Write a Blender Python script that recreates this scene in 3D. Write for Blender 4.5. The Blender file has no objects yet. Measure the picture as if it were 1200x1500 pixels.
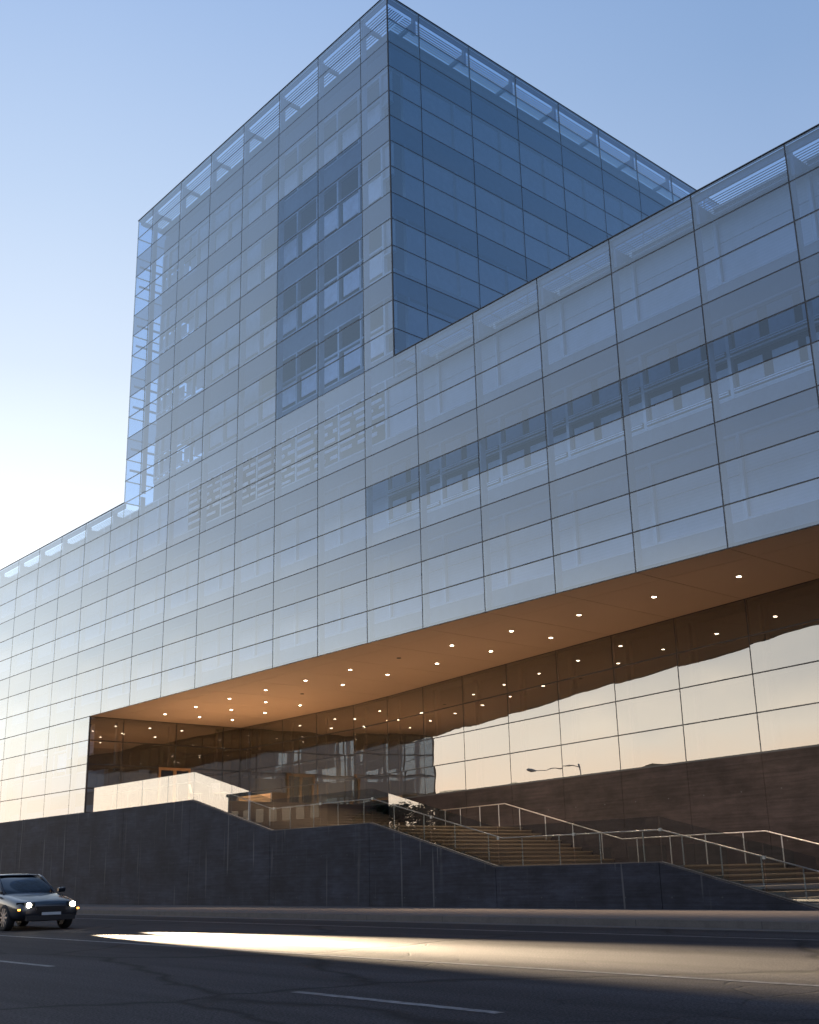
import bpy, math, random
from mathutils import Vector, Matrix
random.seed(7)
R = math.radians
sc = bpy.context.scene
COL = sc.collection

# ------------------------------------------------------------------ measures
S = 3.05                 # facade bay
H = 1.20118              # facade row
ZP = 20.129              # top of the wing (row 0)
TF = 0.9605              # height of the top row of the tower
CT, CL, CE = -0.4034, -7.5583, -8.389
XT, XL, XE = CT * S, CL * S, CE * S
CAV = 1.1                # depth of the cavity between the two skins
ZTOP = ZP + (13 + TF) * H
def Z(r): return ZTOP if r == -14 else ZP - r * H
ZS = Z(9)                # soffit
ZG = Z(13)               # foot of the glass
PLAZA = 4.46
CAM = Vector((27.910, -25.158, 1.17))

# ------------------------------------------------------------------ mesh helper
class MB:
    def __init__(s): s.v = []; s.f = []; s.m = []; s.sm = []
    def face(s, pts, mi=0, smooth=False):
        n = len(s.v); s.v += [tuple(p) for p in pts]; s.f.append(tuple(range(n, n + len(pts)))); s.m.append(mi); s.sm.append(smooth)
    def box(s, x0, x1, y0, y1, z0, z1, mi=0):
        n = len(s.v)
        s.v += [(x0,y0,z0),(x1,y0,z0),(x1,y1,z0),(x0,y1,z0),(x0,y0,z1),(x1,y0,z1),(x1,y1,z1),(x0,y1,z1)]
        for q in ((0,3,2,1),(4,5,6,7),(0,1,5,4),(1,2,6,5),(2,3,7,6),(3,0,4,7)):
            s.f.append(tuple(n + i for i in q)); s.m.append(mi); s.sm.append(False)
    def obox(s, o, u, v, w, mi=0):          # oriented box from corner o with edge vectors
        o, u, v, w = Vector(o), Vector(u), Vector(v), Vector(w); n = len(s.v)
        s.v += [tuple(p) for p in (o, o+u, o+u+v, o+v, o+w, o+u+w, o+u+v+w, o+v+w)]
        for q in ((0,3,2,1),(4,5,6,7),(0,1,5,4),(1,2,6,5),(2,3,7,6),(3,0,4,7)):
            s.f.append(tuple(n + i for i in q)); s.m.append(mi); s.sm.append(False)
    def prism(s, poly, axis, a, b, mi=0):   # polygon (2D) swept along an axis
        def P(p, t):
            return (p[0], t, p[1]) if axis == 'y' else ((t, p[0], p[1]) if axis == 'x' else (p[0], p[1], t))
        n = len(s.v); k = len(poly)
        s.v += [P(p, a) for p in poly] + [P(p, b) for p in poly]
        s.f.append(tuple(range(n, n + k))); s.f.append(tuple(range(n + 2*k - 1, n + k - 1, -1))); s.m += [mi, mi]; s.sm += [False, False]
        for i in range(k):
            j = (i + 1) % k; s.f.append((n + j, n + i, n + k + i, n + k + j)); s.m.append(mi); s.sm.append(False)
    def tube(s, pts, r, n=8, mi=0, cap=True):
        rings = []; pts = [Vector(p) for p in pts]
        for i, p in enumerate(pts):
            rr = r[i] if isinstance(r, (list, tuple)) else r
            d = (pts[min(i+1, len(pts)-1)] - pts[max(i-1, 0)]).normalized()
            a = d.cross(Vector((0, 0, 1)))
            if a.length < .05: a = d.cross(Vector((0, 1, 0)))
            a.normalize(); b = a.cross(d); k = len(s.v)
            for j in range(n):
                t = 2 * math.pi * j / n; s.v.append(tuple(p + a * (rr * math.cos(t)) + b * (rr * math.sin(t))))
            rings.append(k)
        for a, b in zip(rings, rings[1:]):
            for j in range(n):
                s.f.append((a + j, a + (j+1) % n, b + (j+1) % n, b + j)); s.m.append(mi); s.sm.append(True)
        if cap:
            s.f.append(tuple(rings[0] + j for j in range(n - 1, -1, -1))); s.f.append(tuple(rings[-1] + j for j in range(n))); s.m += [mi, mi]; s.sm += [False, False]
    def build(s, name, mats, parent=None, loc=(0, 0, 0), **kw):
        me = bpy.data.meshes.new(name); me.from_pydata(s.v, [], s.f); me.update()
        for m in (mats if isinstance(mats, (list, tuple)) else [mats]): me.materials.append(m)
        me.polygons.foreach_set('material_index', s.m); me.polygons.foreach_set('use_smooth', s.sm)
        return link(name, me, parent, loc, **kw)
def link(name, data, parent=None, loc=(0, 0, 0), **kw):
    o = bpy.data.objects.new(name, data); COL.objects.link(o); o.location = loc
    if parent: o.parent = parent
    for k, v in kw.items(): o[k] = v
    return o
def thing(name, loc, label, category, group=None):
    o = link(name, None, None, loc, label=label, category=category)
    if group: o['group'] = group
    return o
def tag(o, label, category, group=None):
    o['label'] = label; o['category'] = category
    if group: o['group'] = group
    return o

# ------------------------------------------------------------------ materials
class NT:
    def __init__(s, name):
        s.mat = bpy.data.materials.new(name); s.mat.use_nodes = True
        s.t = s.mat.node_tree; s.n = s.t.nodes; s.l = s.t.links; s.n.clear()
        s.out = s.n.new('ShaderNodeOutputMaterial')
    def new(s, typ, **kw):
        n = s.n.new(typ)
        for k, v in kw.items():
            if hasattr(n, k) and k not in n.inputs: setattr(n, k, v)
        return n
    def put(s, sock, v):
        if isinstance(v, bpy.types.NodeSocket): s.l.new(v, sock)
        elif v is not None:
            if hasattr(sock.default_value, '__len__') and not hasattr(v, '__len__'): v = (v, v, v, 1)
            if hasattr(sock.default_value, '__len__') and len(sock.default_value) == 4 and len(v) == 3: v = (*v, 1)
            sock.default_value = v
    def math(s, op, a, b=None, clamp=False):
        n = s.n.new('ShaderNodeMath'); n.operation = op; n.use_clamp = clamp
        s.put(n.inputs[0], a)
        if b is not None: s.put(n.inputs[1], b)
        return n.outputs[0]
    def mix(s, fac, a, b, typ='MIX'):
        n = s.n.new('ShaderNodeMix'); n.data_type = 'RGBA'; n.blend_type = typ; n.clamp_factor = True
        s.put(n.inputs[0], fac); s.put(n.inputs[6], a); s.put(n.inputs[7], b)
        return n.outputs[2]
    def mixsh(s, fac, a, b):
        n = s.n.new('ShaderNodeMixShader'); s.put(n.inputs[0], fac); s.l.new(a, n.inputs[1]); s.l.new(b, n.inputs[2]); return n.outputs[0]
    def noise(s, scale, detail=4, vec=None, rough=.6, dist=0):
        n = s.n.new('ShaderNodeTexNoise'); n.inputs['Scale'].default_value = scale; n.inputs['Detail'].default_value = detail
        n.inputs['Roughness'].default_value = rough; n.inputs['Distortion'].default_value = dist
        if vec is not None: s.l.new(vec, n.inputs['Vector'])
        return n.outputs[0]
    def pos(s, scale=(1, 1, 1)):
        g = s.n.new('ShaderNodeNewGeometry'); m = s.n.new('ShaderNodeMapping'); m.inputs['Scale'].default_value = scale
        s.l.new(g.outputs['Position'], m.inputs['Vector']); return m.outputs[0]
    def ramp(s, v, stops):
        n = s.n.new('ShaderNodeValToRGB'); e = n.color_ramp.elements
        while len(e) < len(stops): e.new(.5)
        for el, (p, c) in zip(e, stops):
            el.position = p; el.color = (c, c, c, 1) if not hasattr(c, '__len__') else (*c, 1)
        s.l.new(v, n.inputs[0]); return n.outputs[0]
    def bump(s, h, strength=.3, dist=.02):
        n = s.n.new('ShaderNodeBump'); n.inputs['Strength'].default_value = strength; n.inputs['Distance'].default_value = dist
        s.l.new(h, n.inputs['Height']); return n.outputs[0]
    def principled(s, color, rough=.6, metal=0, normal=None, spec=.5, **kw):
        n = s.n.new('ShaderNodeBsdfPrincipled'); s.put(n.inputs['Base Color'], color); s.put(n.inputs['Roughness'], rough)
        s.put(n.inputs['Metallic'], metal); s.put(n.inputs['Specular IOR Level'], spec)
        if normal is not None: s.l.new(normal, n.inputs['Normal'])
        for k, v in kw.items(): s.put(n.inputs[k], v)
        return n.outputs[0]
    def done(s, sh): s.l.new(sh, s.out.inputs['Surface']); return s.mat

def plain(name, color, rough=.6, metal=0, var=.12, scale=3, spec=.5):
    t = NT(name); n = t.noise(scale, 5, t.pos())
    k = t.ramp(n, [(.3, 1 - var), (.7, 1 + var)])
    return t.done(t.principled(t.mix(1, color, k, 'MULTIPLY'), rough, metal, spec=spec))

def glass(name, f0, frit, frit_col, tint, wav=.05, rough=0.0, stripes=0, exp=3.2, isl=.05, rc=(.90, .96, 1)):
    """sheet glass: two-sided Schlick reflection over fritted (white dot printed) or clear tinted glass"""
    t = NT(name); g = t.new('ShaderNodeNewGeometry')
    nz = t.noise(.55, 1.5, t.pos((1, 1, 1))); bmp = t.bump(nz, wav, .05)
    d = t.n.new('ShaderNodeVectorMath'); d.operation = 'DOT_PRODUCT'
    t.l.new(g.outputs['Incoming'], d.inputs[0]); t.l.new(g.outputs['Normal'], d.inputs[1])
    c = t.math('ABSOLUTE', d.outputs['Value']); k = t.math('POWER', t.math('SUBTRACT', 1, c, True), exp)
    fr = t.math('ADD', t.math('MULTIPLY', k, 1 - f0), f0, True)
    gl = t.n.new('ShaderNodeBsdfGlossy'); gl.inputs['Roughness'].default_value = rough; t.put(gl.inputs['Color'], rc); t.l.new(bmp, gl.inputs['Normal'])
    tr = t.n.new('ShaderNodeBsdfTransparent'); t.put(tr.inputs['Color'], tint)
    base = tr.outputs[0]
    if frit > 0:
        df = t.n.new('ShaderNodeBsdfDiffuse'); t.put(df.inputs['Color'], frit_col)
        a = t.math('ADD', t.math('MULTIPLY', g.outputs['Random Per Island'], isl), frit - isl / 2)
        if stripes:
            sx = t.n.new('ShaderNodeSeparateXYZ'); t.l.new(g.outputs['Position'], sx.inputs[0])
            w = t.math('SINE', t.math('MULTIPLY', sx.outputs[2], 2 * math.pi / stripes))
            a = t.math('ADD', a, t.math('MULTIPLY', w, .05), True)
        base = t.mixsh(a, tr.outputs[0], df.outputs[0])
    return t.done(t.mixsh(fr, base, gl.outputs[0]))

M = {}
M['frit'] = glass('fritted_glass', .178, .12, (.19, .32, .51), (.50, .68, .92), wav=.02, exp=2.9, isl=.06, rc=(.87, .95, 1))
M['thin'] = glass('lightly_fritted_glass', .15, .04, (.22, .36, .56), (.66, .80, .94), exp=2.9, rc=(.88, .95, 1))
M['spandrel'] = glass('opaque_fritted_glass', .165, .66, (.046, .088, .170), (.30, .48, .70), wav=.02, exp=2.9, isl=.08, rc=(.87, .95, 1))
M['clear'] = glass('clear_blue_glass', .12, 0, None, (.57, .73, .94), rc=(.70, .85, 1), exp=3.5)
M['gblue'] = glass('blue_glass', .22, .18, (.17, .29, .40), (.36, .52, .68), rc=(.74, .90, 1))
M['gdark'] = glass('deep_blue_glass', .21, .25, (.065, .13, .20), (.25, .40, .58), rc=(.70, .88, 1))
M['lobby'] = glass('lobby_glass', .235, .20, (.20, .20, .17), (.58, .58, .55), wav=.14, exp=4, rc=(1, .98, .95))
M['guardglass'] = glass('guard_glass', .15, 0, None, (.80, .84, .84), wav=0, exp=4, rc=(1, 1, 1))
M['joint'] = plain('dark_joint', (.030, .034, .040), .5)
M['innerband'] = plain('pale_inner_panel', (.20, .245, .30), .5)
M['frame'] = plain('pale_metal_frame', (.46, .50, .54), .4, .3)
M['rail'] = plain('white_rail', (.85, .87, .9), .35, .2)
M['room'] = plain('room_plaster', (.13, .15, .18), .8)
M['dark'] = plain('dark_interior', (.085, .078, .068), .7)
M['louvre'] = plain('louvre_metal', (.30, .34, .38), .5, .2)
M['steel'] = plain('brushed_steel', (.46, .45, .45), .36, .85, .05)
M['wood'] = plain('oak_frame', (.30, .19, .10), .5)

def blind():
    t = NT('white_roller_blind'); p = t.pos(); g = t.new('ShaderNodeNewGeometry')
    sx = t.n.new('ShaderNodeSeparateXYZ'); t.l.new(p, sx.inputs[0])
    w = t.math('SINE', t.math('MULTIPLY', sx.outputs[2], 60)); n = t.noise(.8, 3, p)
    c = t.mix(t.math('MULTIPLY', t.math('ADD', w, 1), .5), (.62, .67, .73), (.66, .71, .77))
    c = t.mix(0, c, c)
    c = t.mix(1, c, t.ramp(n, [(.3, .82), (.7, 1.05)]), 'MULTIPLY')
    return t.done(t.principled(c, .8))
M['blind'] = blind()
M['sash'] = plain('white_sash_panel', (.86, .86, .90), .5)
M['dimpane'] = plain('dim_pane', (.34, .41, .49), .4)

def soffit():
    t = NT('brown_soffit'); n = t.noise(.35, 3, t.pos()); n2 = t.noise(30, 2, t.pos())
    c = t.mix(n, (.56, .425, .32), (.64, .485, .365)); c = t.mix(t.math('MULTIPLY', n2, .25), c, (.42, .30, .21))
    return t.done(t.principled(c, .55))
M['soffit'] = soffit()

def concrete(name, col, streak=True):
    t = NT(name); p = t.pos()
    sx = t.n.new('ShaderNodeSeparateXYZ'); t.l.new(p, sx.inputs[0])
    big = t.noise(.55, 5, t.pos((1, 1, 1.6))); board = t.noise(1, 3, t.pos((.5, .5, 14))); fine = t.noise(40, 3, p)
    cloud = t.noise(2.2, 6, t.pos((1, 1, 2.5)))
    c = t.mix(1, col, t.ramp(big, [(.3, .60), (.72, 1.7)]), 'MULTIPLY')
    c = t.mix(1, c, t.ramp(board, [(.32, .72), (.68, 1.25)]), 'MULTIPLY')
    c = t.mix(1, c, t.ramp(cloud, [(.35, .8), (.7, 1.2)]), 'MULTIPLY')
    c = t.mix(1, c, t.ramp(fine, [(.35, .88), (.65, 1.1)]), 'MULTIPLY')
    if streak:
        st = t.noise(1, 2, t.pos((2.6, 2.6, .10))); br = t.noise(1, 3, t.pos((.8, .8, .5)))
        m = t.math('MULTIPLY', t.ramp(st, [(.62, 0), (.78, 1)]), t.ramp(br, [(.45, 0), (.7, 1)]))
        c = t.mix(t.math('MULTIPLY', m, .5), c, (.20, .19, .18))
        st2 = t.noise(1, 1, t.pos((7, 7, .22))); m2 = t.ramp(st2, [(.675, 0), (.73, 1)])
        c = t.mix(t.math('MULTIPLY', m2, .38), c, (.20, .195, .19))
    return t.done(t.principled(c, .7, normal=t.bump(t.math('ADD', board, fine), .25, .01), spec=.22))
M['concrete'] = concrete('dark_board_marked_concrete', (.024, .0265, .037))
M['concrete_back'] = concrete('brown_dark_concrete', (.021, .0172, .019), False)

def stone():
    t = NT('stair_stone'); p = t.pos(); n = t.noise(1.5, 6, p); f = t.noise(60, 2, p)
    c = t.mix(n, (.15, .123, .095), (.235, .19, .15)); c = t.mix(1, c, t.ramp(f, [(.3, .82), (.7, 1.15)]), 'MULTIPLY')
    return t.done(t.principled(c, .6))
M['stone'] = stone()

def asphalt():
    t = NT('worn_asphalt'); p = t.pos()
    g = t.noise(38, 6, p, rough=.8); b = t.noise(.35, 6, t.pos((.35, 1.2, 1)), dist=.6); tr = t.noise(1, 3, t.pos((.05, 1.1, 1)))
    c = t.mix(b, (.026, .0228, .0238), (.052, .046, .047))
    c = t.mix(1, c, t.ramp(g, [(.40, .30), (.5, .95), (.60, 2.3)]), 'MULTIPLY')
    c = t.mix(1, c, t.ramp(tr, [(.35, .72), (.65, 1.3)]), 'MULTIPLY')
    def cracks(scale, w, dist, strech):
        wv = t.n.new('ShaderNodeMixRGB'); nz = t.n.new('ShaderNodeTexNoise'); nz.inputs['Scale'].default_value = .8; nz.inputs['Detail'].default_value = 5
        pp = t.pos(strech); t.l.new(pp, nz.inputs['Vector']); wv.inputs[0].default_value = dist; t.l.new(pp, wv.inputs[1]); t.l.new(nz.outputs['Color'], wv.inputs[2])
        v = t.n.new('ShaderNodeTexVoronoi'); v.feature = 'DISTANCE_TO_EDGE'; v.inputs['Scale'].default_value = scale; t.l.new(wv.outputs[0], v.inputs['Vector'])
        return t.ramp(v.outputs['Distance'], [(0, 1), (w, 0)])
    k = t.math('MAXIMUM', cracks(.30, .016, .45, (.7, 1, 1)), t.math('MULTIPLY', cracks(1.6, .03, .3, (1, 1, 1)), t.ramp(t.noise(.25, 3, p), [(.55, 0), (.62, .8)])))
    c = t.mix(t.math('MULTIPLY', k, .8), c, (.008, .008, .008))
    h = t.math('SUBTRACT', t.math('MULTIPLY', g, .5), k)
    return t.done(t.principled(c, t.math('ADD', t.math('MULTIPLY', g, .15), .72), normal=t.bump(h, .4, .012), spec=.12))
M['asphalt'] = asphalt()

def paving(name, a, b, grid):
    t = NT(name); p = t.pos(); n = t.noise(.8, 6, p); f = t.noise(80, 2, p); spots = t.noise(5, 4, p)
    c = t.mix(n, a, b); c = t.mix(1, c, t.ramp(f, [(.3, .8), (.7, 1.15)]), 'MULTIPLY'); c = t.mix(1, c, t.ramp(spots, [(.3, .8), (.6, 1.05)]), 'MULTIPLY')
    if grid:
        sx = t.n.new('ShaderNodeSeparateXYZ'); t.l.new(p, sx.inputs[0])
        j = None
        for ax, gsz in zip((0, 1), grid):
            fr = t.math('PINGPONG', sx.outputs[ax], gsz / 2); q = t.math('LESS_THAN', fr, .008); j = q if j is None else t.math('MAXIMUM', j, q)
        c = t.mix(t.math('MULTIPLY', j, .75), c, (.02, .02, .02))
    return t.done(t.principled(c, .7, normal=t.bump(f, .2, .01)))
M['sidewalk'] = paving('sidewalk_concrete', (.095, .080, .075), (.14, .12, .11), (1.83, 1.7))
M['kerb'] = paving('kerb_concrete', (.085, .074, .068), (.125, .11, .10), (3.05, 50))
M['plaza'] = paving('plaza_stone', (.22, .18, .14), (.30, .25, .20), (1.525, 1.525))
M['ground'] = plain('bare_ground', (.06, .055, .045), .9)
M['roof'] = plain('roof_membrane', (.25, .25, .26), .8)
def paint():
    t = NT('worn_road_paint'); p = t.pos(); n = t.noise(9, 5, p); b = t.noise(1.2, 3, p)
    c = t.mix(t.ramp(t.math('ADD', n, t.math('MULTIPLY', b, .4)), [(.52, 1), (.85, 0)]), (.06, .058, .058), (.24, .225, .22))
    return t.done(t.principled(c, .6))
M['paint'] = paint()
def emit(name, col, s):
    t = NT(name); e = t.n.new('ShaderNodeEmission'); t.put(e.inputs[0], col); e.inputs[1].default_value = s; return t.done(e.outputs[0])
M['downlight'] = emit('downlight_glow', (1, .82, .60), 26)
M['headlamp'] = emit('headlight_glow', (1, .88, .68), 60)
M['amber'] = emit('amber_glow', (1, .38, .05), 8)
M['red'] = plain('red_lens', (.35, .01, .01), .2)
M['carpaint'] = NT('dark_blue_car_paint')
M['carpaint'] = M['carpaint'].done(M['carpaint'].principled((.010, .013, .020), .3, 0, **{'Coat Weight': 1.0, 'Coat Roughness': .04}))
M['carglass'] = NT('car_glass'); M['carglass'] = M['carglass'].done(M['carglass'].principled((.012, .014, .016), .04, 0, spec=.8))
M['rubber'] = plain('tyre_rubber', (.02, .02, .02), .8)
M['alloy'] = plain('alloy_rim', (.45, .45, .46), .3, .9)
M['plastic'] = plain('black_plastic', (.015, .015, .016), .45)
M['plate'] = plain('number_plate', (.6, .6, .58), .5)
M['brick'] = plain('brown_brick', (.14, .08, .06), .8, 0, .25, 6)
M['bark'] = plain('pine_bark', (.06, .04, .03), .9)
M['leaf'] = plain('pine_needles', (.035, .055, .025), .7, 0, .4, 2)
M['chair'] = plain('white_chair_shell', (.72, .70, .66), .4)

# ------------------------------------------------------------------ camera
def make_cam():
    yaw, pitch, roll = -0.847952, 0.282085, -0.02322
    w = Vector((math.sin(yaw) * math.cos(pitch), math.cos(yaw) * math.cos(pitch), math.sin(pitch)))
    r = Vector((math.cos(yaw), -math.sin(yaw), 0)); u = r.cross(w)
    r2 = r * math.cos(roll) + u * math.sin(roll); u2 = -r * math.sin(roll) + u * math.cos(roll)
    cd = bpy.data.cameras.new('camera'); cam = bpy.data.objects.new('camera', cd); COL.objects.link(cam)
    cam.matrix_world = Matrix(((r2.x, u2.x, -w.x, CAM.x), (r2.y, u2.y, -w.y, CAM.y), (r2.z, u2.z, -w.z, CAM.z), (0, 0, 0, 1)))
    cd.sensor_fit = 'HORIZONTAL'; cd.sensor_width = 36; cd.lens = 1627.91 / 1200 * 36
    cd.shift_y = 59.75 / 1200; cd.clip_start = .1; cd.clip_end = 6000
    sc.camera = cam
    return r2, u2, w
CR, CU, CW = make_cam()
def px(P):
    d = Vector(P) - CAM; k = d.dot(CW)
    if k < .2: return None
    return (600 + 1627.91 * d.dot(CR) / k, 809.75 - 1627.91 * d.dot(CU) / k)
def inframe(p): return p and -10 < p[0] < 1210 and -10 < p[1] < 1510

# ------------------------------------------------------------------ the glass building
B = thing('glass_building', (0, 0, 0), 'glass clad museum building with a tall tower rising out of a long lower wing', 'building')
GY = [0.0] + [1.794 + 3.0089 * i for i in range(11)]      # mullions on the tower's right flank
YD = GY[-1]                                               # depth of the tower
FC = list(range(-20, 9))                                  # mullions of the long front
JW = .021                                                 # half width of a joint

panes = []          # (material, corner points in order)
def pane_mesh(P, out, seed):
    """pane slightly bowed like real glass; P = four corners, out = outward normal"""
    rnd = random.Random(seed); a, b, c, d = [Vector(p) for p in P]; out = Vector(out)
    bow = rnd.uniform(-.005, .008); tx = rnd.uniform(-.0020, .0020); tz = rnd.uniform(-.0014, .0014)
    nu, nv = 6, 3; m = MB(); W = (b - a).length; Hh = (d - a).length
    for j in range(nv + 1):
        for i in range(nu + 1):
            u, v = i / nu, j / nv
            p = a.lerp(b, u).lerp(d.lerp(c, u), v)
            off = bow * (1 - (2*u-1)**2) * (1 - (2*v-1)**2) + tx * (u - .5) * W + tz * (v - .5) * Hh
            m.v.append(tuple(p + out * off))
    for j in range(nv):
        for i in range(nu):
            k = j * (nu + 1) + i; m.f.append((k, k + 1, k + nu + 2, k + nu + 1)); m.m.append(0); m.sm.append(True)
    return m
grid = MB()
def front_pane(x0, x1, z0, z1, mat, y=0.0):
    panes.append((mat, [(x0 + JW, y, z0 + JW), (x1 - JW, y, z0 + JW), (x1 - JW, y, z1 - JW), (x0 + JW, y, z1 - JW)], (0, -1, 0)))
def frit_type(c, r):
    """kind of outer pane by bay c (left mullion) and row r"""
    if -9 <= r <= -1 and c in (-3, -2): return 'clear'
    if r == 4 and c >= -1: return 'clear'
    if r in (1, 2) and c in (-6, -5, -4): return 'thin'
    if r == 5 and c >= -1: return 'frit'
    if r % 3 == 0 and r not in (9,): return 'spandrel' if r != 0 else 'frit'
    return 'frit'
tx = [CL] + list(range(-7, 0)) + [CT]
for r in range(-14, 0):                                   # tower front
    for a, b in zip(tx, tx[1:]):
        front_pane(a * S, b * S, Z(r + 1), Z(r), M[frit_type(math.floor(a), r)])
for c in FC[:-1]:                                         # wing front
    for r in range(0, 9): front_pane(c * S, (c + 1) * S, Z(r + 1), Z(r), M[frit_type(c, r)])
lx = list(range(-20, -8)) + [CE]
for a, b in zip(lx, lx[1:]):
    for r in range(9, 13): front_pane(a * S, b * S, Z(r + 1), Z(r), M['frit'])
for r in range(-14, 0):                                   # tower right flank
    for i, (a, b) in enumerate(zip(GY, GY[1:])):
        panes.append((M['frit'] if r == -14 else (M['gdark'] if r % 3 == 0 else M['gblue']), [(XT, a + JW, Z(r+1) + JW), (XT, b - JW, Z(r+1) + JW), (XT, b - JW, Z(r) - JW), (XT, a + JW, Z(r) - JW)], (1, 0, 0)))
    for a, b in zip(GY, GY[1:]):                          # tower left flank, seen through the corner
        panes.append((M['clear'], [(XL, a + JW, Z(r+1) + JW), (XL, a + JW, Z(r) - JW), (XL, b - JW, Z(r) - JW), (XL, b - JW, Z(r+1) + JW)], (-1, 0, 0)))
# recess: end wall and the kinked rear wall
EW = [0.05, 1.9, 5.0, 7.93, 9.05]
for r in range(9, 13):
    for a, b in zip(EW, EW[1:]):
        panes.append((M['lobby'], [(XE, a + JW, Z(r+1) + JW), (XE, b - JW, Z(r+1) + JW), (XE, b - JW, Z(r) - JW), (XE, a + JW, Z(r) - JW)], (1, 0, 0)))
BW = [(XE, 9.05), (-24.65, 9.05), (-21.47, 9.05), (-18.42, 9.05), (-15.30, 9.02), (-12.28, 8.66), (-9.23, 8.20), (-6.17, 7.74), (-3.09, 7.27), (0.02, 6.80), (3.10, 6.33), (6.17, 5.87), (9.22, 5.41), (12.25, 4.95), (15.27, 4.49), (18.3, 4.03), (21.3, 3.58), (24.4, 3.11)]
def wall_y(x):
    for (a, ya), (b, yb) in zip(BW, BW[1:]):
        if a <= x <= b: return ya + (yb - ya) * (x - a) / (b - a)
    return BW[-1][1]
for r in range(9, 13):
    for (a, ya), (b, yb) in zip(BW, BW[1:]):
        d = Vector((b - a, yb - ya, 0)).normalized(); n = (d.y, -d.x, 0)
        p0 = Vector((a, ya, 0)) + d * JW; p1 = Vector((b, yb, 0)) - d * JW
        panes.append((M['lobby'], [(p0.x, p0.y, Z(r+1)+JW), (p1.x, p1.y, Z(r+1)+JW), (p1.x, p1.y, Z(r)-JW), (p0.x, p0.y, Z(r)-JW)], n))

# the 100 panes that show largest are parts of their own, the rest one part
def area(P):
    q = [px(p) for p in P]
    if any(a is None for a in q): return 0
    if not any(inframe(a) for a in q): return 0
    q = [(min(max(x, 0), 1200), min(max(y, 0), 1500)) for x, y in q]
    return abs(sum(q[i][0] * q[(i+1) % 4][1] - q[(i+1) % 4][0] * q[i][1] for i in range(4))) / 2
def weight(i):
    mat, P, n = panes[i]
    if n[0] < -.5: return 0
    return area(P)
order = sorted(range(len(panes)), key=weight, reverse=True)
solo = set(order[:100])
rest = MB(); rmats = []
for i, (mat, P, n) in enumerate(panes):
    m = pane_mesh(P, n, i)
    if i in solo: m.build('glass_pane', mat, B)
    else:
        if mat not in rmats: rmats.append(mat)
        k = len(rest.v); rest.v += m.v; rest.f += [tuple(k + q for q in f) for f in m.f]; rest.m += [rmats.index(mat)] * len(m.f); rest.sm += m.sm
rest.build('glass_pane', rmats, B, kind='stuff')

# joints between the panes: dark bars set 4 mm behind the glass
def fbar_v(x, z0, z1, w=JW): grid.box(x - w, x + w, .008, .045, z0, z1)
def fbar_h(x0, x1, z, w=JW): grid.box(x0, x1, .006, .04, z - w, z + w)
for c in tx: fbar_v(min(max(c * S, XL + .03), XT - .03), Z(0), ZTOP)
for r in range(-14, 0): fbar_h(XL, XT, Z(r) - (JW if r == -14 else 0))
for c in FC: fbar_v(c * S, ZS if c > CE else ZG, ZP)
for r in range(0, 10): fbar_h(-20 * S, 8 * S, Z(r) - (JW if r == 0 else -JW if r == 9 else 0))
for r in range(10, 14): fbar_h(-20 * S, XE, Z(r) + (JW if r == 13 else 0))
grid.box(XE - .05, XE + .012, -.006, .06, ZG, ZS)
for y in GY: grid.box(XT - .075, XT - .008, max(y - JW, .01), y + JW, ZP - .9, ZTOP); grid.box(XL + .008, XL + .075, max(y - JW, .01), y + JW, ZP - .9, ZTOP)
for r in range(-14, 1):
    z = Z(r) - (JW if r == -14 else 0)
    grid.box(XT - .07, XT - .006, .01, YD, z - JW, z + JW); grid.box(XL + .006, XL + .07, .01, YD, z - JW, z + JW)
grid.box(XT - .035, XT + .012, -.012, .035, ZP, ZTOP + .01)
for y in EW: grid.box(XE - .075, XE - .008, y - .04, y + .04, ZG, ZS)
for r in range(9, 14): grid.box(XE - .07, XE - .006, .05, 9.05, Z(r) - .045, Z(r) + .045)
for (a, ya), (b, yb) in zip(BW, BW[1:]):
    d = Vector((b - a, yb - ya, 0)); n = Vector((-d.y, d.x, 0)).normalized(); u = d.normalized()
    grid.obox(Vector((a, ya, ZG)) - u * .035 + n * .008, u * .07, n * .07, (0, 0, ZS - ZG))
    for r in range(9, 14): grid.obox(Vector((a, ya, Z(r) - .035)) + n * .006, d, n * .06, (0, 0, .07))
grid.build('joint_grid', M['joint'], B)

# coping along the roof edges
cop = MB()
cop.prism([(XL - .02, -.02), (XT + .02, -.02), (XT + .02, YD), (XT - .10, YD), (XT - .10, .10), (XL + .10, .10), (XL + .10, YD), (XL - .02, YD)], 'z', ZTOP, ZTOP + .03)
cop.build('roof_coping', M['joint'], B)
for xa, xb in ((-61, XL), (XT, 24.4)):
    cop = MB(); cop.box(xa, xb, -.02, .10, ZP, ZP + .03); cop.build('roof_coping', M['joint'], B)
cop = MB()#; cop.box(XT - .10, XT + .02, .10, YD, ZTOP, ZTOP + .03); cop.box(XL - .02, XL + .10, .10, YD, ZTOP, ZTOP + .03)

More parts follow.
